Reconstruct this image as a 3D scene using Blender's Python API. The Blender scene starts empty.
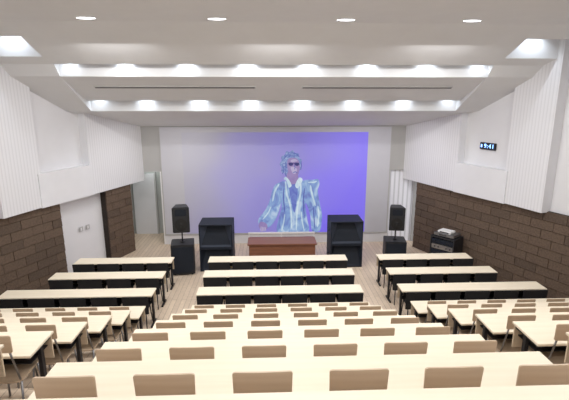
import bpy, bmesh, math, random
from mathutils import Vector, Matrix
random.seed(4)
sc=bpy.context.scene
COL=sc.collection
try:
    sc.view_settings.view_transform='Standard'
except Exception as e: print(e)

# ---------------- materials ----------------
def mat(name,color,rough=0.6,metal=0.0,noise=0.0,nscale=20,bump=0.0,emit=None,estr=1.0,spec=0.5):
    m=bpy.data.materials.new(name); m.use_nodes=True
    nt=m.node_tree; b=nt.nodes['Principled BSDF']
    b.inputs['Roughness'].default_value=rough; b.inputs['Metallic'].default_value=metal
    b.inputs['Specular IOR Level'].default_value=spec
    c=(*color,1)
    b.inputs['Base Color'].default_value=c
    if noise or bump:
        tc=nt.nodes.new('ShaderNodeTexCoord'); n=nt.nodes.new('ShaderNodeTexNoise')
        n.inputs['Scale'].default_value=nscale; n.inputs['Detail'].default_value=4
        nt.links.new(tc.outputs['Object'],n.inputs['Vector'])
        if noise:
            r=nt.nodes.new('ShaderNodeValToRGB')
            r.color_ramp.elements[0].position=.3; r.color_ramp.elements[1].position=.7
            r.color_ramp.elements[0].color=tuple(x*(1-noise) for x in color)+(1,)
            r.color_ramp.elements[1].color=tuple(min(1,x*(1+noise*.5)) for x in color)+(1,)
            nt.links.new(n.outputs['Fac'],r.inputs['Fac']); nt.links.new(r.outputs['Color'],b.inputs['Base Color'])
        if bump:
            bp=nt.nodes.new('ShaderNodeBump'); bp.inputs['Strength'].default_value=bump; bp.inputs['Distance'].default_value=.01
            nt.links.new(n.outputs['Fac'],bp.inputs['Height']); nt.links.new(bp.outputs['Normal'],b.inputs['Normal'])
    if emit:
        b.inputs['Emission Color'].default_value=(*emit,1); b.inputs['Emission Strength'].default_value=estr
    return m
def wood(name,c1,c2,axis='X',scale=6,rough=.45):
    m=bpy.data.materials.new(name); m.use_nodes=True
    nt=m.node_tree; b=nt.nodes['Principled BSDF']; b.inputs['Roughness'].default_value=rough
    tc=nt.nodes.new('ShaderNodeTexCoord'); mp=nt.nodes.new('ShaderNodeMapping')
    s=[12,12,12]; s['XYZ'.index(axis)]=.8
    mp.inputs['Scale'].default_value=s
    n=nt.nodes.new('ShaderNodeTexNoise'); n.inputs['Scale'].default_value=scale; n.inputs['Detail'].default_value=5
    r=nt.nodes.new('ShaderNodeValToRGB'); r.color_ramp.elements[0].position=.35; r.color_ramp.elements[1].position=.65
    r.color_ramp.elements[0].color=(*c1,1); r.color_ramp.elements[1].color=(*c2,1)
    nt.links.new(tc.outputs['Object'],mp.inputs['Vector']); nt.links.new(mp.outputs['Vector'],n.inputs['Vector'])
    nt.links.new(n.outputs['Fac'],r.inputs['Fac']); nt.links.new(r.outputs['Color'],b.inputs['Base Color'])
    return m
def brickmat(name,c1,c2,mortar,bw,bh,ms,swiz,offset=.5,rough=.7,bump=.6):
    m=bpy.data.materials.new(name); m.use_nodes=True
    nt=m.node_tree; b=nt.nodes['Principled BSDF']; b.inputs['Roughness'].default_value=rough
    b.inputs['Specular IOR Level'].default_value=.25
    tc=nt.nodes.new('ShaderNodeTexCoord'); sp=nt.nodes.new('ShaderNodeSeparateXYZ'); cb=nt.nodes.new('ShaderNodeCombineXYZ')
    nt.links.new(tc.outputs['Object'],sp.inputs[0])
    nt.links.new(sp.outputs[swiz[0]],cb.inputs[0]); nt.links.new(sp.outputs[swiz[1]],cb.inputs[1])
    br=nt.nodes.new('ShaderNodeTexBrick'); br.offset=offset
    br.inputs['Scale'].default_value=1; br.inputs['Brick Width'].default_value=bw; br.inputs['Row Height'].default_value=bh
    br.inputs['Mortar Size'].default_value=ms; br.inputs['Mortar Smooth'].default_value=.3
    br.inputs['Color1'].default_value=(*c1,1); br.inputs['Color2'].default_value=(*c2,1); br.inputs['Mortar'].default_value=(*mortar,1)
    nt.links.new(cb.outputs[0],br.inputs['Vector'])
    out=br.outputs['Color']
    n=nt.nodes.new('ShaderNodeTexNoise'); n.inputs['Scale'].default_value=14; n.inputs['Detail'].default_value=5
    nt.links.new(tc.outputs['Object'],n.inputs['Vector'])
    mx=nt.nodes.new('ShaderNodeMixRGB'); mx.blend_type='MULTIPLY'; mx.inputs[0].default_value=.25
    nt.links.new(out,mx.inputs[1]); nt.links.new(n.outputs['Fac'],mx.inputs[2]); nt.links.new(mx.outputs[0],b.inputs['Base Color'])
    bp=nt.nodes.new('ShaderNodeBump'); bp.invert=True; bp.inputs['Strength'].default_value=bump; bp.inputs['Distance'].default_value=.01
    nt.links.new(br.outputs['Fac'],bp.inputs['Height']); nt.links.new(bp.outputs['Normal'],b.inputs['Normal'])
    return m
def ribmat(name,c,scale=14,dark=.8,rough=.6,bump=.2):
    m=bpy.data.materials.new(name); m.use_nodes=True
    nt=m.node_tree; b=nt.nodes['Principled BSDF']; b.inputs['Roughness'].default_value=rough
    b.inputs['Specular IOR Level'].default_value=.3
    tc=nt.nodes.new('ShaderNodeTexCoord')
    w=nt.nodes.new('ShaderNodeTexWave'); w.wave_type='BANDS'; w.bands_direction='X'; w.inputs['Scale'].default_value=scale
    r=nt.nodes.new('ShaderNodeValToRGB'); r.color_ramp.elements[0].position=0; r.color_ramp.elements[1].position=.5
    r.color_ramp.elements[0].color=tuple(x*dark for x in c)+(1,); r.color_ramp.elements[1].color=(*c,1)
    nt.links.new(tc.outputs['Object'],w.inputs['Vector']); nt.links.new(w.outputs['Fac'],r.inputs['Fac']); nt.links.new(r.outputs['Color'],b.inputs['Base Color'])
    bp=nt.nodes.new('ShaderNodeBump'); bp.inputs['Strength'].default_value=bump; bp.inputs['Distance'].default_value=.01
    nt.links.new(w.outputs['Fac'],bp.inputs['Height']); nt.links.new(bp.outputs['Normal'],b.inputs['Normal'])
    return m

M_ceil=mat('ceiling_paint',(.68,.685,.70),.8,noise=.02,nscale=3)
M_wallw=mat('white_paint',(.74,.74,.765),.75,noise=.02,nscale=3)
M_rib=ribmat('white_ribbed',(.755,.755,.78),4,.90,bump=.05)
M_front=mat('front_wall_paint',(.44,.435,.43),.8,noise=.03,nscale=2)
M_corr=mat('corridor_paint',(.44,.455,.44),.8,noise=.04,nscale=2)
M_dark=mat('dark_acoustic_block',(.135,.095,.070),.8,noise=.25,nscale=25,bump=.4,spec=.2)
M_dark2=mat('darker_acoustic_block',(.112,.080,.060),.8,noise=.25,nscale=25,bump=.4,spec=.2)
M_joint=mat('block_joint',(.028,.020,.016),.9,noise=.2)
M_floor=brickmat('plank_floor',(.80,.65,.50),(.70,.56,.43),(.36,.27,.20),1.6,.11,.004,(1,0),.4,.4,.1)
M_top=wood('maple_top',(.83,.735,.575),(.86,.77,.615),'X',2,.5)
M_edge=wood('maple_edge',(.66,.54,.38),(.74,.60,.44),'X',3,.5)
M_ply=wood('plywood_tan',(.56,.42,.295),(.61,.475,.34),'X',2,.45)
M_steel=mat('dark_steel',(.035,.035,.04),.4,.6,noise=.1)
M_grey=mat('grey_steel',(.30,.30,.31),.35,.8,noise=.05)
M_black=mat('black_fabric',(.013,.013,.015),.85,noise=.3,nscale=60)
M_blk=mat('black_plastic',(.015,.016,.02),.5,noise=.2,nscale=40)
M_sub=mat('textured_black_paint',(.015,.02,.032),.6,noise=.3,nscale=80,bump=.1,spec=.25)
M_flare=mat('horn_flare_paint',(.045,.055,.08),.6,noise=.2,nscale=80,spec=.2)
M_cone=mat('speaker_cone',(.008,.008,.009),.5,noise=.2)
M_grille=mat('speaker_grille',(.018,.023,.034),.65,.1,noise=.5,nscale=200,spec=.25)
M_red=wood('redwood_desk',(.19,.078,.045),(.27,.115,.065),'X',2,.35)
M_white=mat('white_plastic',(.8,.8,.8),.5,noise=.03)
M_lamp=mat('lamp_lens',(1,1,1),.4,emit=(.93,.96,1),estr=6,noise=.01)
M_trim=mat('dark_nosing',(.12,.10,.085),.6,noise=.2)
M_vent=mat('vent_dark',(.05,.05,.055),.6,noise=.2)
M_slot=mat('vent_grey',(.11,.11,.12),.7,noise=.1)
M_screen=mat('screen_fabric',(.55,.55,.60),.85,noise=.02,nscale=3)
M_red_led=mat('led',(.1,.2,.9),.5,emit=(.25,.5,1),estr=4,noise=.01)
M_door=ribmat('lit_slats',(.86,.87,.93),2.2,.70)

# ---------------- helpers ----------------
def finish(name,bm,m,parent=None,smooth=False):
    me=bpy.data.meshes.new(name); bmesh.ops.recalc_face_normals(bm,faces=bm.faces); bm.to_mesh(me); bm.free()
    if smooth:
        for p in me.polygons: p.use_smooth=True
    if m: me.materials.append(m)
    o=bpy.data.objects.new(name,me); COL.objects.link(o)
    if parent: o.parent=parent
    return o
def addbox(bm,x0,x1,y0,y1,z0,z1,bev=0):
    r=bmesh.ops.create_cube(bm,size=1)
    vs=r['verts']
    for v in vs:
        v.co=Vector(((x0+x1)/2+v.co.x*(x1-x0),(y0+y1)/2+v.co.y*(y1-y0),(z0+z1)/2+v.co.z*(z1-z0)))
    if bev:
        es=list({e for v in vs for e in v.link_edges})
        bmesh.ops.bevel(bm,geom=es,offset=bev,segments=2,affect='EDGES')
def box(name,x0,x1,y0,y1,z0,z1,m,parent=None,bev=0):
    bm=bmesh.new(); addbox(bm,x0,x1,y0,y1,z0,z1,bev); return finish(name,bm,m,parent)
def addtube(bm,p0,p1,r0,r1=None,seg=10):
    if r1 is None: r1=r0
    p0=Vector(p0);p1=Vector(p1);d=p1-p0
    rot=d.to_track_quat('Z','Y').to_matrix().to_4x4()
    M=Matrix.Translation((p0+p1)/2)@rot
    bmesh.ops.create_cone(bm,cap_ends=True,segments=seg,radius1=r0,radius2=r1,depth=d.length,matrix=M)
def empty(name,label,cat,group=None,loc=(0,0,0),rz=0):
    e=bpy.data.objects.new(name,None); e.empty_display_size=.1; COL.objects.link(e)
    e.location=loc; e.rotation_euler=(0,0,rz); e['label']=label; e['category']=cat
    if group: e['group']=group
    return e
def struct(o,label,cat):
    o['kind']='structure'; o['label']=label; o['category']=cat; return o
def dup(root,loc,rz=0,label=None,group=None):
    n=root.copy(); COL.objects.link(n); n.location=loc; n.rotation_euler=(0,0,rz)
    if label: n['label']=label
    if group: n['group']=group
    def rec(a,b):
        for c in a.children:
            k=c.copy(); COL.objects.link(k); k.parent=b; rec(c,k)
    rec(root,n); return n
def prism(name,prof,x0,x1,m,parent=None):
    bm=bmesh.new()
    a=[bm.verts.new((x0,p[0],p[1])) for p in prof]; b=[bm.verts.new((x1,p[0],p[1])) for p in prof]
    bm.faces.new(a); bm.faces.new(b[::-1])
    n=len(prof)
    for i in range(n): bm.faces.new((a[i],b[i],b[(i+1)%n],a[(i+1)%n]))
    return finish(name,bm,m,parent)

# ---------------- floor with tiers ----------------
R=.333; P=.79
def lev(n): return R*(6-n) if n>=-2 else R*8
prof=[(14.2,0)]
n=5
while n>=-2:
    f=2.60+P*n
    prof.append((f,lev(n+1))); prof.append((f,lev(n))); n-=1
prof+=[(-1.2,lev(-2)),(-1.2,-.3),(14.2,-.3)]
o=prism('floor',prof,-6.9,6.9,M_floor)
bm=bmesh.new(); bm.from_mesh(o.data)
for sx in (-1,1):
    for n in range(5,-3,-1):
        f=2.60+P*n
        xa,xb=sorted((sx*1.68,sx*2.44))
        addbox(bm,xa,xb,f-.01,f+.36,lev(n+1)-.01,lev(n+1)+R/2)
bm.to_mesh(o.data); bm.free()
struct(o,'light wooden plank floor rising in tiers with aisle steps','floor')
k=1
for sx in (-1,1):
    for n in range(5,-3,-1):
        f=2.60+P*n
        xa,xb=sorted((sx*1.68,sx*2.44))
        t=box('trim_%d'%k,xa,xb,f-.035,f+.004,lev(n)-.002,lev(n)+.006,M_trim); struct(t,'dark anti-slip nosing on aisle step','trim'); k+=1
        t=box('trim_%d'%k,xa,xb,f+.325,f+.364,lev(n+1)+R/2-.002,lev(n+1)+R/2+.006,M_trim); struct(t,'dark anti-slip nosing on aisle step','trim'); k+=1

# ---------------- walls ----------------
def WX(D): return 4.2+.43*(12.3-D)
def slab(name,s,D0,D1,off,z0,z1,th,m,label,x0=None,x1=None,off1=None,blocks=False):
    if off1 is None: off1=off
    a=Vector((s*((WX(D0) if x0 is None else x0)-off),D0,0)); b=Vector((s*((WX(D1) if x1 is None else x1)-off1),D1,0))
    d=b-a; L=d.length; ang=math.atan2(d.y,d.x)
    nrm=Vector((-math.sin(ang),math.cos(ang),0)); out=1 if nrm.x*s>0 else -1
    bm=bmesh.new()
    y0,y1=(0,th) if out>0 else (-th,0)
    if blocks:
        y0,y1=(.03,th) if out>0 else (-th,-.03)
    addbox(bm,0,L,y0,y1,z0,z1)
    if blocks:
        bw,bh=.52,.206; g=.011; row=0; z=z0
        while z<z1-.02:
            zt=min(z+bh,z1); x=-(row%2)*bw/2
            while x<L:
                xa=max(0,x)+g/2; xb=min(L,x+bw)-g/2
                if xb-xa>.03:
                    pr=random.choice((0,.004,.008))
                    tilt=.010
                    q=.031*out; f_=-pr*out
                    vs=[(xa,q,z+g/2),(xb,q,z+g/2),(xb,q,zt-g/2),(xa,q,zt-g/2),
                        (xa,f_,z+g/2),(xb,f_,z+g/2),(xb,f_+tilt*out,zt-g/2),(xa,f_+tilt*out,zt-g/2)]
                    V=[bm.verts.new(v) for v in vs]; mi=random.choice((1,1,2))
                    for fc in ((4,5,6,7),(0,1,5,4),(1,2,6,5),(2,3,7,6),(3,0,4,7)):
                        F=bm.faces.new([V[i] for i in fc]); F.material_index=mi
                x+=bw
            z+=bh; row+=1
    o=finish(name,bm,M_joint if blocks else m)
    if blocks: o.data.materials.append(M_dark); o.data.materials.append(M_dark2)
    o.location=a; o.rotation_euler=(0,0,ang)
    struct(o,label,'wall'); return o
for s,side in ((-1,'left'),(1,'right')):
    nm='wall_'+side
    if s<0:
        slab(nm,s,10.05,6.0,0,0,2.06,.2,M_dark,'dark brown block acoustic panelling on side wall',blocks=True)
        slab(nm,s,12.3,11.4,0,0,2.06,.2,M_dark,'dark brown block acoustic panelling by the stage',blocks=True)
        slab(nm,s,11.6,9.8,-.22,0,2.06,.1,M_wallw,'plain white recessed wall between dark panels')
        struct(box(nm,-4.95,-4.72,12.2,12.84,0,2.5,M_corr),'plain wall inside the passage opening','wall')
    else:
        slab(nm,s,12.3,6.0,0,0,2.06,.2,M_dark,'dark brown block acoustic panelling on side wall',blocks=True)
    slab(nm,s,6.0,-1.2,0,0,2.06+2.8,.2,M_dark2,'dark brown panelling beside the tiers',x1=WX(6.0))
    slab(nm,s,12.84,10.84,.02,2.04,5.2,.45,M_rib,'white ribbed upper acoustic wall panel',off1=.12)
    slab(nm,s,11.4,9.0,-.12,2.04,5.8,.25,M_wallw,'plain white recessed upper wall panel',off1=-.02)
    slab(nm,s,9.60,8.60,.08,2.04,6.1,.50,M_rib,'white ribbed upper acoustic wall panel',off1=.18)
    slab(nm,s,8.90,6.0,-.10,2.04,6.1,.25,M_wallw,'plain white upper wall panel')
    slab(nm,s,6.0,-1.2,-.10,4.6,6.1,.25,M_wallw,'plain white upper wall',x1=WX(6.0))
    slab(nm,s,10.90,9.50,.12,2.03,2.80,.34,M_wallw,'boxed white wall cabinet protruding below niche')
fw=12.84
bm=bmesh.new()
addbox(bm,-3.42,3.5,fw,fw+.2,0,3.9)
addbox(bm,-4.9,-3.42,fw,fw+.2,2.3,3.9)
addbox(bm,3.5,4.9,fw,fw+.2,2.3,3.9)
addbox(bm,-4.9,-4.72,fw,fw+.2,0,2.3)
addbox(bm,4.32,4.9,fw,fw+.2,0,2.3)
struct(finish('wall_front',bm,M_front),'grey painted front wall with two side openings','wall')
struct(box('wall_corridor',-4.9,-3.1,14.0,14.15,0,2.6,M_corr),'pale green-grey corridor wall beyond the opening','wall')
struct(box('wall_corridor',-4.92,-4.72,fw+.2,14.0,0,2.6,M_corr),'pale corridor side wall','wall')
struct(box('wall_corridor',-3.2,-3.1,fw+.2,14.0,0,2.6,M_corr),'pale corridor side wall','wall')
struct(box('ceiling',-4.92,-3.1,fw+.2,14.15,2.6,2.7,M_ceil),'corridor ceiling','ceiling')
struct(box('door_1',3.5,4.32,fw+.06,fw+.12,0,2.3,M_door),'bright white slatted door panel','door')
struct(box('door_2',-4.66,-3.95,13.94,14.0,0,2.05,M_wallw),'plain pale door inside the passage','door')
struct(box('trim_82',-3.95,-3.90,13.92,14.0,0,2.1,M_front),'grey door frame in the passage','trim')
struct(box('baseboard_front',-3.42,3.5,fw-.02,fw,0,.3,M_wallw),'low white skirting under the screen','baseboard')
struct(box('trim_80',-3.47,-3.42,fw-.02,fw+.2,0,2.3,M_white),'white door frame edge','trim')
struct(box('trim_81',3.5,3.54,fw-.02,fw+.06,0,2.3,M_white),'white door frame edge','trim')

# ---------------- ceiling ----------------
C=M_ceil
def cl(o,l='pale grey stepped ceiling panel'): struct(o,l,'ceiling')
cl(prism('ceiling',[(13.04,3.60),(10.6,4.137),(10.6,4.8),(13.04,4.8)],-7,7,C))
cl(prism('ceiling',[(10.4,4.385),(9.2,4.865),(9.2,5.5),(10.4,5.5)],-7,7,C))
cl(prism('ceiling',[(9.0,5.09),(7.6,5.66),(-1.2,5.75),(-1.2,6.1),(9.0,6.1)],-4.5,4.5,C))
for s in (-1,1):
    a,b=sorted((s*4.43,s*7)); c,d=sorted((s*4.5,s*7.2))
    cl(prism('ceiling',[(9.21,4.862),(10.6,4.137),(10.6,4.8),(9.21,4.9)],a,b,C))
    cl(prism('ceiling',[(9.0,5.09),(9.2,4.865),(9.2,5.5),(9.0,5.5)],a,b,C))
    cl(prism('ceiling',[(9.0,5.09),(8.72,5.205),(8.72,6.1),(9.0,6.1)],c,d,C))
    cl(prism('ceiling',[(8.05,5.477),(7.6,5.66),(-1.2,5.75),(-1.2,6.1),(8.05,6.1)],c,d,C))
    cl(box('ceiling',c,d,8.05,8.72,5.85,6.1,C))
cl(box('ceiling',-4.43,4.43,10.4,10.6,4.72,4.8,C))
cl(box('ceiling',-4.43,4.43,9.0,9.2,5.42,5.5,C))
def ceilz(D): return 4.865-(D-9.2)*.4
ang=math.atan(.4)
for xa,xb in ((-3.93,-.5),(.56,3.88)):
    e=empty('air_vent','long thin grey slot air vent in the ceiling','air vent','ceiling slot vents',((xa+xb)/2,9.68,ceilz(9.68)))
    e.rotation_euler=(-ang,0,0); L=(xb-xa)/2
    box('vent_slot',-L,L,-.028,.028,-.020,.01,M_slot,e)
    bm=bmesh.new(); addbox(bm,-L-.02,L+.02,.028,.04,-.016,.01); addbox(bm,-L-.02,L+.02,-.04,-.028,-.016,.01)
    finish('vent_frame',bm,M_front,e)

def spot(loc,energy,size=95,aim=(0,0,-1),blend=.6,rad=.03,col=(.82,.91,1)):
    l=bpy.data.lights.new('spot_lamp','SPOT'); l.energy=energy; l.spot_size=math.radians(size); l.spot_blend=blend; l.shadow_soft_size=rad; l.color=col
    o=bpy.data.objects.new('spot_lamp',l); COL.objects.link(o); o.location=loc
    o.rotation_euler=Vector(aim).to_track_quat('-Z','Y').to_euler(); o['label']='spotlight bulb'; o['category']='light'
    return o
def downlight_proto():
    e=empty('downlight','small round recessed downlight with white rim','ceiling light','downlights in ceiling troughs')
    bm=bmesh.new(); addtube(bm,(0,0,0),(0,0,.08),.065,.055,20); finish('lamp_housing',bm,M_white,e)
    bm=bmesh.new(); addtube(bm,(0,0,-.006),(0,0,0),.055,.055,20); finish('lamp_lens',bm,M_lamp,e)
    return e
dp=None
for x in (-4.2,-3.1,-1.86,-.62,.62,1.86,3.1,4.2):
    for (y,z) in ((10.50,4.56),(9.10,5.25)):
        if dp is None: dp=downlight_proto(); dp.location=(x,y,z); 
        else: dup(dp,(x,y,z))
        spot((x,y,z-.015),18 if abs(x)<4 else 10,132,(0,.3,-1),.9,.03)
for s in (-1,1):
    dup(dp,(s*5.0,8.5,5.77)); spot((s*5.0,8.5,5.75),26,120,(0,.35,-1),.8)
e=empty('round_downlight','flush round glowing ceiling downlight','ceiling light','flush downlights across the ceiling',(-3.08,7.35,5.664))
bm=bmesh.new(); addtube(bm,(0,0,-.004),(0,0,.005),.15,.15,32)
finish('lamp_ring',bm,M_white,e)
bm=bmesh.new(); addtube(bm,(0,0,-.006),(0,0,-.003),.13,.13,32); finish('lamp_lens',bm,M_lamp,e)
for v in [c for c in e.children]: v.scale=(1.1,.55,1)
for x in (-1.02,1.06,3.14): dup(e,(x,7.35,5.664))

# ---------------- projection screen ----------------
X0,X1,Z0,Z1=-3.40,3.50,.34,3.62
scr=empty('projection_screen','large wall screen showing a performer in a silver coat','projection screen',None,(0,fw-.03,0))
box('screen_surface',X0,X1,0,.02,Z0,Z1,M_screen,scr)
bm=bmesh.new()
addbox(bm,X0-.03,X0,-.005,.02,Z0,Z1);addbox(bm,X1,X1+.03,-.005,.02,Z0,Z1);addbox(bm,X0-.03,X1+.03,-.01,.02,Z0-.05,Z0)
finish('screen_border',bm,M_front,scr)
def px(x): return (x-274.6)*.0305
def pz(y): return 3.65-(y-126)*.031
def emis(name,setup,base=(.25,.25,.3)):
    m=bpy.data.materials.new(name); m.use_nodes=True; nt=m.node_tree
    b=nt.nodes['Principled BSDF']; b.inputs['Base Color'].default_value=(*base,1); b.inputs['Roughness'].default_value=.9
    col=setup(nt); nt.links.new(col,b.inputs['Emission Color']); b.inputs['Emission Strength'].default_value=.8
    b.inputs['Specular IOR Level'].default_value=0
    return m
def bgsetup(nt):
    tc=nt.nodes.new('ShaderNodeTexCoord'); sp=nt.nodes.new('ShaderNodeSeparateXYZ'); nt.links.new(tc.outputs['Object'],sp.inputs[0])
    n=nt.nodes.new('ShaderNodeTexNoise'); n.inputs['Scale'].default_value=.6; n.inputs['Detail'].default_value=1; nt.links.new(tc.outputs['Object'],n.inputs['Vector'])
    mr=nt.nodes.new('ShaderNodeMapRange'); mr.inputs[1].default_value=px(180); mr.inputs[2].default_value=px(360)
    nt.links.new(sp.outputs[0],mr.inputs[0])
    ad=nt.nodes.new('ShaderNodeMath'); ad.operation='MULTIPLY_ADD'; ad.inputs[1].default_value=.35; nt.links.new(n.outputs['Fac'],ad.inputs[0]); 
    nt.links.new(mr.outputs[0],ad.inputs[2])
    sb=nt.nodes.new('ShaderNodeMath'); sb.operation='MULTIPLY_ADD'; sb.inputs[1].default_value=-.08
    nt.links.new(sp.outputs[2],sb.inputs[0]); nt.links.new(ad.outputs[0],sb.inputs[2])
    r=nt.nodes.new('ShaderNodeValToRGB'); el=r.color_ramp.elements; r.color_ramp.interpolation='EASE'
    el[0].position=0; el[0].color=(.0,.0,.01,1); el[1].position=1; el[1].color=(.11,.07,.70,1)
    a=el.new(.5); a.color=(.05,.04,.33,1)
    nt.links.new(sb.outputs[0],r.inputs['Fac'])
    r2=nt.nodes.new('ShaderNodeValToRGB'); e2=r2.color_ramp.elements
    e2[0].position=.0; e2[0].color=(.54,.54,.61,1); e2[1].position=.95; e2[1].color=(.20,.18,.40,1)
    nt.links.new(sb.outputs[0],r2.inputs['Fac']); nt.links.new(r2.outputs['Color'],nt.nodes['Principled BSDF'].inputs['Base Color'])
    return r.outputs['Color']
def folds(c,scale=(2.2,1,3.4),dist=1.0,rot=.5,lo=.3,hi=.7):
    def f(nt):
        tc=nt.nodes.new('ShaderNodeTexCoord'); mp=nt.nodes.new('ShaderNodeMapping')
        mp.inputs['Scale'].default_value=(scale[2],1,scale[0]); mp.inputs['Rotation'].default_value=(0,rot,0)
        n=nt.nodes.new('ShaderNodeTexNoise'); n.inputs['Scale'].default_value=1.4; n.inputs['Detail'].default_value=2; n.inputs['Distortion'].default_value=dist
        nt.links.new(tc.outputs['Object'],mp.inputs['Vector']); nt.links.new(mp.outputs['Vector'],n.inputs['Vector'])
        r=nt.nodes.new('ShaderNodeValToRGB'); el=r.color_ramp.elements
        el[0].position=lo; el[0].color=(*c[0],1); el[1].position=hi; el[1].color=(*c[-1],1)
        for i,cc in enumerate(c[1:-1]):
            a=el.new(lo+(hi-lo)*(i+1)/(len(c)-1)); a.color=(*cc,1)
        nt.links.new(n.outputs['Fac'],r.inputs['Fac']); return r.outputs['Color']
    return f
M_bg=emis('projected_background',bgsetup)
M_silv=emis('projected_silver_cloth',folds([(.06,.12,.45),(.12,.26,.58),(.24,.42,.66),(.44,.58,.76)],lo=.32,hi=.70),(.16,.16,.2))
M_silv2=emis('projected_dark_cloth',folds([(.04,.05,.34),(.08,.13,.48),(.14,.22,.54)]),(.10,.10,.18))
M_hi=emis('projected_highlight',folds([(.28,.46,.62),(.55,.70,.78)]),(.25,.25,.26))
M_fold=emis('projected_fold_shadow',folds([(.05,.08,.36),(.08,.13,.44)]),(.09,.09,.16))
M_skin=emis('projected_skin',folds([(.18,.13,.38),(.26,.21,.46)]),(.18,.14,.18))
M_skinhi=emis('projected_skin_light',folds([(.34,.31,.52),(.40,.39,.56)]),(.22,.18,.22))
M_hair=emis('projected_hair',folds([(.05,.10,.38),(.14,.24,.50),(.38,.48,.64)],(6,1,6),2),(.14,.14,.2))
M_glass=emis('projected_glasses',folds([(.02,.02,.12),(.06,.05,.20)]),(.05,.05,.09))
box('projected_picture',px(184),px(366.5),-.006,0,pz(232.5),pz(132),M_bg,scr)
def poly(name,pts,m,y,smooth=True):
    n=len(pts); out=[]
    for i in range(n):
        p0,p1,p2,p3=[Vector(pts[(i+k)%n]) for k in (-1,0,1,2)]
        for t in ((0,.25,.5,.75) if smooth else (0,)):
            out.append(.5*((2*p1)+(p2-p0)*t+(2*p0-5*p1+4*p2-p3)*t*t+(3*p1-p0-3*p2+p3)*t**3))
    bm=bmesh.new(); vs=[bm.verts.new((px(p.x),y,pz(p.y))) for p in out]
    es=[bm.edges.new((vs[i],vs[(i+1)%len(vs)])) for i in range(len(vs))]
    bmesh.ops.triangle_fill(bm,edges=es,use_beauty=True)
    r=bmesh.ops.extrude_face_region(bm,geom=list(bm.faces))
    for v in r['geom']:
        if isinstance(v,bmesh.types.BMVert): v.co.y+=.0015
    return finish(name,bm,m,scr)
def stroke(name,pts,w,m,y):
    L=[];Rr=[]
    for i,p in enumerate(pts):
        a=Vector(pts[max(0,i-1)]);b=Vector(pts[min(len(pts)-1,i+1)]);d=(b-a).normalized();nn=Vector((-d.y,d.x))
        ww=w*(.35+.65*math.sin(math.pi*(i+.5)/len(pts)))/2
        L.append(Vector(p)+nn*ww);Rr.append(Vector(p)-nn*ww)
    return poly(name,[tuple(v) for v in L+Rr[::-1]],m,y)
poly('pictured_coat',[(281,183),(285,180),(289,178.5),(297,178.5),(303,180),(307,184),(307,193),(305,204),(307,218),(309,231.5),(298,232.3),(286,232.3),(276,231.5),(278,218),(281,206),(280,196),(279,188)],M_silv,-.010)
poly('pictured_sleeve',[(284,180.5),(279,181),(274,184),(271,191),(269,199),(266,206),(262,212),(258,217),(257,222),(261,226),(266,227.5),(271,224),(275,218),(278,211),(280,203),(283,193)],M_silv,-.013)
poly('pictured_cape',[(302,180),(307,178.5),(312,178.5),(317.5,178),(319,183),(317.5,189),(318.5,196),(320,204),(322,213),(322,222),(320,231),(313,232),(311,224),(310,214),(307,205),(304,198),(303,188)],M_silv,-.013)
poly('pictured_shirt',[(288,181),(292,183),(297,181),(297,190),(296,202),(294,212),(291,202),(289,191)],M_silv2,-.0115)
for i,(pts,w,mm) in enumerate([
  ([(285,181),(286,192),(290,206),(291,226)],1.9,M_hi),
  ([(300,181),(300,192),(297,206),(296,228)],1.9,M_hi),
  ([(283,188),(283,198),(284,210)],1.2,M_fold),
  ([(304,188),(303,200),(304,216)],1.2,M_fold),
  ([(278,183),(274,190),(272,199)],1.8,M_hi),
  ([(308,181),(313,181),(316,180)],1.6,M_hi),
  ([(310,185),(312,194),(315,204)],1.8,M_hi),
  ([(270,206),(267,212),(262,218)],1.3,M_hi),
  ([(318,206),(319,215),(318,226)],1.5,M_hi),
  ([(313,206),(314,216),(315,228)],1.1,M_fold),
  ([(284,214),(283,222),(281,230)],1.3,M_hi),
  ([(301,212),(302,221),(304,230)],1.3,M_hi)]):
    stroke('pictured_fold',pts,w,mm,-.0155)
poly('pictured_collar',[(286,179.5),(283,177.5),(285,175.5),(288,178),(291,184),(288,186)],M_hi,-.0158)
poly('pictured_collar',[(296.5,179),(299,176),(302,178),(300.5,182),(297,187),(294.5,184)],M_hi,-.0158)
poly('pictured_hand',[(259,221),(263,221.5),(266,224),(266,228),(262,230),(259,228.5),(257.5,225)],M_skin,-.016)
for q in range(4): stroke('pictured_finger',[(260+q*1.5,226+q*.3),(259.6+q*1.5,229+q*.2),(260+q*1.5,231.3-q*.3)],1.1,M_skinhi,-.018)
poly('pictured_neck',[(287,171),(296,171),(297.5,180),(292,183),(286.5,180)],M_skin,-.014)
def hs(pts,k=.97,cx=291.5,cy=175.5): return [(cx+(x-cx)*k,cy+(y-cy)*k) for x,y in pts]
hp=[]
for i in range(22):
    a_=2*math.pi*i/22; rx_=10.6+(1.0 if i%2 else -.7); rz_=13+(1.2 if i%2 else -.6)
    hp.append((290.2+rx_*math.cos(a_),162.5+rz_*math.sin(a_)))
poly('pictured_hair',hs(hp),M_hair,-.012)
poly('pictured_face',hs([(286.5,159),(290,156),(295.5,156.5),(298.2,159.5),(299,164),(299.5,166.5),(298.6,169),(297.6,172.5),(294.5,176.5),(290.5,174.8),(287.2,169.5)]),M_skin,-.017)
poly('pictured_cheek',hs([(290,166),(294,165.5),(296.5,168),(295,172),(292,171.5)]),M_skinhi,-.019)
poly('pictured_forehead',hs([(290,158.5),(294,157.2),(297,159),(294,160),(290.5,160.3)]),M_skinhi,-.0192)
poly('pictured_sunglasses',hs([(287.8,161.3),(290,160.8),(292.3,161.4),(292.2,163.4),(290.2,164.2),(288.2,163.4)]),M_glass,-.020)
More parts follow.
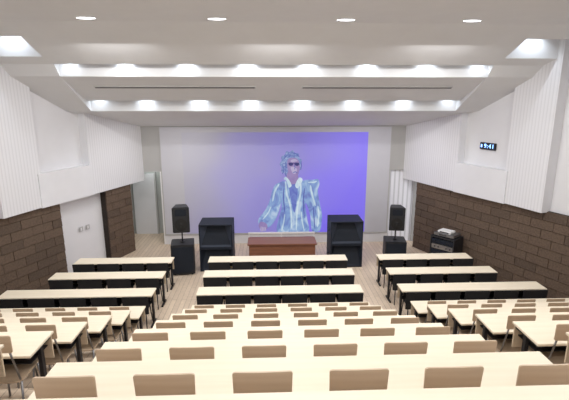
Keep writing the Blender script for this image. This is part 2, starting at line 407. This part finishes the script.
poly('pictured_sunglasses',hs([(293.8,161.3),(296,160.8),(298.4,161.3),(298.4,163.3),(296.4,164.2),(294.1,163.4)]),M_glass,-.020)
stroke('pictured_glasses_bridge',hs([(291.8,161.8),(293,161.4),(294.2,161.8)]),.7,M_glass,-.0203)
stroke('pictured_nose',hs([(293.4,163.5),(294.4,166),(293.6,167.8)]),.8,M_fold,-.0206)
stroke('pictured_mouth',hs([(292.4,171),(294.6,170.3),(296.6,170.9)]),.9,M_fold,-.021)
for c_ in ([(283,157),(286,153.5),(290,153)],[(291,151),(295.5,152),(298.5,155)],[(281.5,163),(283,168),(281.5,172)],[(284.5,160),(285.2,166),(284.5,173)],[(300.6,160),(300.8,164),(300.3,168)],[(287,155.5),(290,154),(294,154.4)]): stroke('pictured_hair_strand',hs(c_),.8,M_fold,-.0215)

# ---------------- wall clock ----------------
Dc=10.22
a=Vector((WX(11.4)+.12,11.4,0)); b=Vector((WX(9.0)+.02,9.0,0)); d=(b-a).normalized()
pt=a+(b-a)*((11.4-Dc)/2.4)
clk=empty('digital_clock','black digital wall clock with glowing blue digits','clock',None,(pt.x-.004,pt.y,3.30))
clk.rotation_euler=(0,0,math.atan2(d.y,d.x))
box('clock_case',-.23,.23,-.045,0,-.085,.085,M_blk,clk,.008)
def text(body,size,m,parent,loc,name):
    cu=bpy.data.curves.new('t','FONT'); cu.body=body; cu.size=size; cu.align_x='CENTER'; cu.align_y='CENTER'; cu.extrude=.002; cu.space_character=1.25
    t=bpy.data.objects.new('t',cu); COL.objects.link(t); bpy.context.view_layer.update()
    me=bpy.data.meshes.new_from_object(t.evaluated_get(bpy.context.evaluated_depsgraph_get())); bpy.data.objects.remove(t)
    me.materials.clear(); me.materials.append(m)
    o=bpy.data.objects.new(name,me); COL.objects.link(o); o.parent=parent; o.location=loc; o.rotation_euler=(math.radians(90),0,0); return o
text('9:41',.14,M_red_led,clk,(.05,-.048,0),'clock_digits')
box('clock_indicator',-.19,-.155,-.049,-.045,-.035,.035,M_red_led,clk)

d=(Vector((-WX(11.3),11.3,0))-Vector((-WX(10),10,0))); 
sw=empty('light_switch','white wall switch plate','light switch','switch plates on the white wall',(-(WX(10.95)+.19),10.95,1.15),math.atan2(d.y,d.x))
box('switch_plate',-.06,.06,-.012,.0,-.06,.06,M_front,sw,.003)
box('switch_rocker',-.025,.025,-.018,-.012,-.04,.04,M_white,sw,.003)
dup(sw,(-(WX(10.75)+.19),10.75,1.15),math.atan2(d.y,d.x))

# ---------------- furniture prototypes ----------------
def plate(w,h,r,curve,th,taper=0,n=14):
    bm=bmesh.new(); front=[];back=[]
    for i in range(n+1):
        u=-math.cos(math.pi*i/n); x=u*w/2
        e=max(0,(abs(x)-(w/2-r))/r); hh=h/2-r*(1-math.sqrt(max(0,1-e*e)))
        colf=[];colb=[]
        for j in range(5):
            z=-hh+2*hh*j/4; xx=x*(1+taper*z/h)
            y=curve*(u*u)
            colf.append(bm.verts.new((xx,y,z))); colb.append(bm.verts.new((xx,y+th,z)))
        front.append(colf);back.append(colb)
    for i in range(n):
        for j in range(4):
            bm.faces.new((front[i][j],front[i+1][j],front[i+1][j+1],front[i][j+1]))
            bm.faces.new((back[i][j],back[i][j+1],back[i+1][j+1],back[i+1][j]))
        bm.faces.new((front[i][0],back[i][0],back[i+1][0],front[i+1][0]))
        bm.faces.new((front[i][4],front[i+1][4],back[i+1][4],back[i][4]))
    for c in (0,n):
        for j in range(4): bm.faces.new((front[c][j],front[c][j+1],back[c][j+1],back[c][j]))
    return bm
def chair(label,group,mseat,mleg,bw,bh,ztop,seatw=.38):
    e=empty('lecture_chair',label,'chair',group)
    zc=ztop-bh/2
    bm=plate(bw,bh,.015,.004,.010,.03); 
    bmesh.ops.rotate(bm,verts=bm.verts,matrix=Matrix.Rotation(math.radians(4),3,'X'))
    bmesh.ops.translate(bm,verts=bm.verts,vec=(0,-.20,zc))
    for sx in (-1,1): addtube(bm,(sx*bw*.3,-.19,zc),(sx*bw*.3,-.165,zc),.008)
    finish('backrest',bm,mseat,e,False)
    bm=plate(seatw,.38,.06,-.012,.014,0)
    bmesh.ops.rotate(bm,verts=bm.verts,matrix=Matrix.Rotation(math.radians(-88),3,'X'))
    bmesh.ops.translate(bm,verts=bm.verts,vec=(0,.02,.435))
    finish('seat',bm,mseat,e,False)
    for sx in (-1,1):
        bm=bmesh.new(); q=bw*.3
        addtube(bm,(sx*.19,-.20,0),(sx*.17,-.14,.42),.011); addtube(bm,(sx*.17,-.14,.42),(sx*q,-.175,ztop-.06),.010)
        addtube(bm,(sx*.17,-.14,.42),(sx*.16,.17,.415),.010)
        finish('leg',bm,mleg,e,True)
        bm=bmesh.new(); addtube(bm,(sx*.19,.20,0),(sx*.16,.17,.42),.011); finish('leg',bm,mleg,e,True)
    return e
def table(label,group,L,depth=.37,h=.70):
    e=empty('lecture_table',label,'table',group)
    box('table_top',-L/2,L/2,-depth/2,depth/2,h-.026,h,M_top,e,.004)
    bm=bmesh.new(); addbox(bm,-L/2+.02,L/2-.02,depth/2-.03,depth/2-.015,h-.30,h-.026); finish('modesty_panel',bm,M_edge,e)
    bm=bmesh.new(); addbox(bm,-L/2+.06,L/2-.06,-depth/2+.10,depth/2-.04,h-.15,h-.14); finish('book_shelf',bm,M_steel,e)
    for sx in ((-1,0,1) if L>3 else (-1,1)):
        bm=bmesh.new(); x=sx*(L/2-.05)
        addbox(bm,x-.02,x+.02,.0,.06,.03,h-.026,.004)
        addbox(bm,x-.02,x+.02,-depth/2+.02,depth/2-.02,0,.035,.004)
        addbox(bm,x-.02,x+.02,-depth/2+.04,depth/2-.03,h-.07,h-.026,.004)
        finish('leg',bm,M_steel,e)
    return e
tabs={}
def put_table(L,x,ynear,z,label,group,depth=.37):
    key=(round(L,3),depth)
    loc=(x,ynear+depth/2,z)
    if key not in tabs:
        t=table(label,group,L,depth); t.location=loc; tabs[key]=t
    else: t=dup(tabs[key],loc,0,label,group)
    return t
W=.55
wc=None; bc=None
def put_wood(x,y,z,g,rz=0):
    global wc
    if wc is None: wc=chair('tan bent-plywood lecture chair tucked under a desk',g,M_ply,M_grey,.33,.185,.94); wc.location=(x,y,z); wc.rotation_euler=(0,0,rz); return
    dup(wc,(x,y,z),rz,None,g)
def put_black(x,y,z,g):
    global bc
    if bc is None: bc=chair('black upholstered chair tucked under a front desk',g,M_black,M_steel,.49,.38,.72,.44); bc.location=(x,y,z); return
    dup(bc,(x,y,z),0,None,g)
for i,yn in enumerate((7.73,8.60,9.47)):
    put_table(3.3,0,yn,0,'long light maple lecture table with black steel legs','front row tables')
    for kk in range(6): put_black((kk-2.5)*W,yn+.12,0,'black chairs at the front tables')
    L=(2.95,2.4,2.25)[i]; ns=(5,4,4)[i]
    for s,inn_ in ((-1,2.5),(1,2.42)):
        put_table(L,s*(inn_+L/2),yn,0,'light maple lecture table beside the dark panelled wall','front side tables')
        for kk in range(ns): put_black(s*(inn_+.3+kk*L/ns),yn+.12,0,'black chairs at the front side tables')
Wt=.54; DT=.46
for n in range(6,-2,-1):
    yn=2.12+P*n; z=lev(n)
    put_table(3.3,0,yn,z,'long light maple desk on a raised tier','tiered centre tables',DT)
    if n>=0:
        for kk in range(6): put_wood((kk-2.5)*Wt,yn+.16,z,'plywood chairs in the centre block')
    if n>=1:
        L=3.28 if n>1 else 2.2
        for s,inn_ in ((-1,2.5),(1,2.44)):
            put_table(L,s*(inn_+L/2),yn,z,'light maple desk on a raised side tier','tiered side tables',DT)
            ns=6 if n>1 else 4
            for kk in range(ns):
                x=inn_+.3+kk*Wt
                if x<(0.72*(yn+1)+.3): put_wood(s*x,yn+.16,z,'plywood chairs in the side blocks')

# ---------------- stage gear ----------------
def bass_stack(x,y):
    for zi in range(2):
        h=.635
        e=empty('bass_speaker','large black horn-loaded bass speaker cabinet, stacked','loudspeaker','stacked bass cabinets',(x,y,zi*(h+.004)))
        w=.43;dp_=.36
        bm=bmesh.new()
        addbox(bm,-w,w,-dp_,dp_,0,.03); addbox(bm,-w,w,-dp_,dp_,h-.03,h)
        addbox(bm,-w,-w+.03,-dp_,dp_,.03,h-.03); addbox(bm,w-.03,w,-dp_,dp_,.03,h-.03); addbox(bm,-w,w,dp_-.03,dp_,.03,h-.03)
        finish('cabinet',bm,M_sub,e)
        bm=bmesh.new()
        def quad(a,b,c,d): bm.faces.new([bm.verts.new(p) for p in (a,b,c,d)])
        f=-dp_+.01; kt=-.16; kb=-.32
        zt=h-.06; zb=.08
        hw_t,hw_b=(.22,.38) if zi else (.30,.36)
        quad((-w+.03,f,.03),(-hw_b,kb,zb),(-hw_t,kt,zt),(-w+.03,f,h-.03))
        quad((w-.03,f,.03),(w-.03,f,h-.03),(hw_t,kt,zt),(hw_b,kb,zb))
        quad((-w+.03,f,h-.03),(-hw_t,kt,zt),(hw_t,kt,zt),(w-.03,f,h-.03))
        quad((-w+.03,f,.03),(w-.03,f,.03),(hw_b,kb,zb),(-hw_b,kb,zb))
        finish('horn_flare',bm,M_flare if zi else M_sub,e)
        bm=bmesh.new(); 
        quad((-hw_b,kb,zb),(hw_b,kb,zb),(hw_t,kt,zt),(-hw_t,kt,zt)); finish('speaker_grille',bm,M_grille,e)
        for sx in (-1,1):
            bm=bmesh.new(); addtube(bm,(sx*(w+.012),-.05,h/2),(sx*(w+.012),.1,h/2),.012)
            finish('handle',bm,M_steel,e)
bass_stack(-1.59,10.95); bass_stack(1.86,11.1)
def pa(x,y,rz,hb,label):
    e=empty('subwoofer',label,'loudspeaker','subwoofer boxes',(x,y,0),rz)
    box('cabinet',-.29,.29,-.28,.28,.03,hb,M_blk,e,.012)
    box('speaker_grille',-.26,.26,-.295,-.28,.08,hb-.05,M_grille,e,.006)
    for sx in (-1,1):
        for sy in (-1,1):
            bm=bmesh.new(); addtube(bm,(sx*.22,sy*.2,0),(sx*.22,sy*.2,.03),.03); finish('foot',bm,M_blk,e)
    e=empty('pole_speaker','black two-way speaker raised on a short pole','loudspeaker','pole mounted speakers',(x,y,hb),rz)
    bm=bmesh.new(); addtube(bm,(0,0,0),(0,0,.34),.018); addtube(bm,(0,0,0),(0,0,.02),.06); finish('pole',bm,M_steel,e)
    bm=bmesh.new()
    pts=[(-.215,-.2),(.215,-.2),(.14,.2),(-.14,.2)]
    a=[bm.verts.new((p[0],p[1],.30)) for p in pts]; b=[bm.verts.new((p[0],p[1],.96)) for p in pts]
    bm.faces.new(a);bm.faces.new(b)
    for i in range(4): bm.faces.new((a[i],b[i],b[(i+1)%4],a[(i+1)%4]))
    bmesh.ops.bevel(bm,geom=list(bm.edges),offset=.015,segments=2,affect='EDGES')
    finish('cabinet',bm,M_blk,e)
    bm=bmesh.new(); addtube(bm,(0,-.2,.50),(0,-.212,.50),.165,.16,32); addtube(bm,(0,-.212,.50),(0,-.222,.50),.06,.04,20); finish('speaker_cone',bm,M_cone,e)
    box('horn_flare',-.14,.14,-.212,-.19,.74,.91,M_grille,e,.01)
pa(-2.45,10.62,.15,.82,'black square subwoofer box carrying a pole speaker'); pa(3.36,11.4,-.15,.56,'lower black subwoofer box carrying a pole speaker')

e=empty('presentation_desk','reddish-brown wooden presentation desk with white top rail','desk',None,(.14,11.0,0))
box('desk_body',-.88,.88,-.28,.28,.06,.66,M_red,e,.006)
box('desk_top',-.92,.92,-.32,.32,.66,.70,M_red,e,.008)
box('plinth',-.84,.84,-.24,.24,0,.06,M_blk,e)
for i in range(3): box('front_panel',-.82+i*.56,-.82+i*.56+.52,-.292,-.278,.12,.60,M_red,e,.004)
bm=bmesh.new(); addbox(bm,-.92,.92,.28,.30,.79,.84,.003)
for x in (-.9,0,.9): addtube(bm,(x,.29,.70),(x,.29,.80),.012)
finish('top_rail',bm,M_white,e)

RR=-math.radians(50); rx,ry=4.50,10.60
e=empty('equipment_rack','black audio-visual rack full of rack units','equipment rack',None,(rx,ry,0),RR)
bm=bmesh.new(); HT=.90
addbox(bm,-.33,.33,-.25,.25,.05,.09);addbox(bm,-.33,.33,-.25,.25,HT-.04,HT);addbox(bm,-.33,-.30,-.25,.25,.09,HT-.04);addbox(bm,.30,.33,-.25,.25,.09,HT-.04);addbox(bm,-.33,.33,.22,.25,.09,HT-.04)
for sx in (-1,1):
    for sy in (-1,1): addtube(bm,(sx*.28,sy*.2,0),(sx*.28,sy*.2,.05),.025)
finish('rack_frame',bm,M_blk,e)
for i in range(5):
    z=.11+i*.15
    u=box('rack_unit',-.295,.295,-.235,.15,z,z+.125,M_grey if i in (1,3) else M_sub,e,.004)
    for x in (-.2,-.1,.12,.22):
        bm=bmesh.new(); addtube(bm,(x,-.235,z+.06),(x,-.25,z+.06),.018); finish('knob',bm,M_steel,u)
e=empty('disc_player','grey disc player box on top of the rack','media player',None,(rx,ry,HT),RR)
box('player_body',-.27,.27,-.20,.20,.015,.09,M_grey,e,.006); box('player_display',-.12,.08,-.206,-.20,.035,.07,M_vent,e)
for sx in (-1,1):
    for sy in (-1,1):
        bm=bmesh.new(); addtube(bm,(sx*.2,sy*.14,0),(sx*.2,sy*.14,.015),.015); finish('foot',bm,M_blk,e)
e=empty('document_camera','pale grey boxy device on the media player','media device',None,(rx-.02,ry,HT+.09),RR)
box('device_body',-.18,.18,-.14,.14,0,.06,M_white,e,.012); box('device_panel',-.12,.12,-.145,-.14,.015,.045,M_vent,e)

# ---------------- lights ----------------
def area(loc,sx,sy,energy,col=(1,.985,.965),rot=(0,0,0)):  # added area lights that brighten the hall, no fixtures modelled
    l=bpy.data.lights.new('fill_lamp','AREA'); l.shape='RECTANGLE'; l.size=sx; l.size_y=sy; l.energy=energy; l.color=col
    o=bpy.data.objects.new('fill_lamp',l); COL.objects.link(o); o.location=loc; o.rotation_euler=rot
    o['label']='added area fill light without fixture'; o['category']='light'
for x in (-4,0,4):
    for y,en in ((1.2,28),(4.6,68)): area((x,y,5.6),1.6,1.2,en)  # unseen area lights added above the seating
for x in (-3,0,3): area((x,7.9,5.4),1.2,.3,62)  # added fill just under the ceiling panels, no fixture there
for x in (-2.6,2.6): area((x,11.2,3.9),1.6,.4,32)  # extra fill for the front of the hall, no fixture there
area((-3.9,13.5,2.5),.6,.6,6,(.95,1,.98))  # added area light inside the passage, no fixture modelled
w=bpy.data.worlds.new('World'); sc.world=w; w.use_nodes=True
w.node_tree.nodes['Background'].inputs[0].default_value=(.92,.94,1,1); w.node_tree.nodes['Background'].inputs[1].default_value=1.5

# ---------------- camera ----------------
cam=bpy.data.cameras.new('camera'); co=bpy.data.objects.new('camera',cam); COL.objects.link(co)
cam.sensor_width=36; cam.lens=27.0
co.location=(-.232,0,4.4); co.rotation_euler=(math.radians(90-13.2),0,math.radians(-2.3))
sc.camera=co
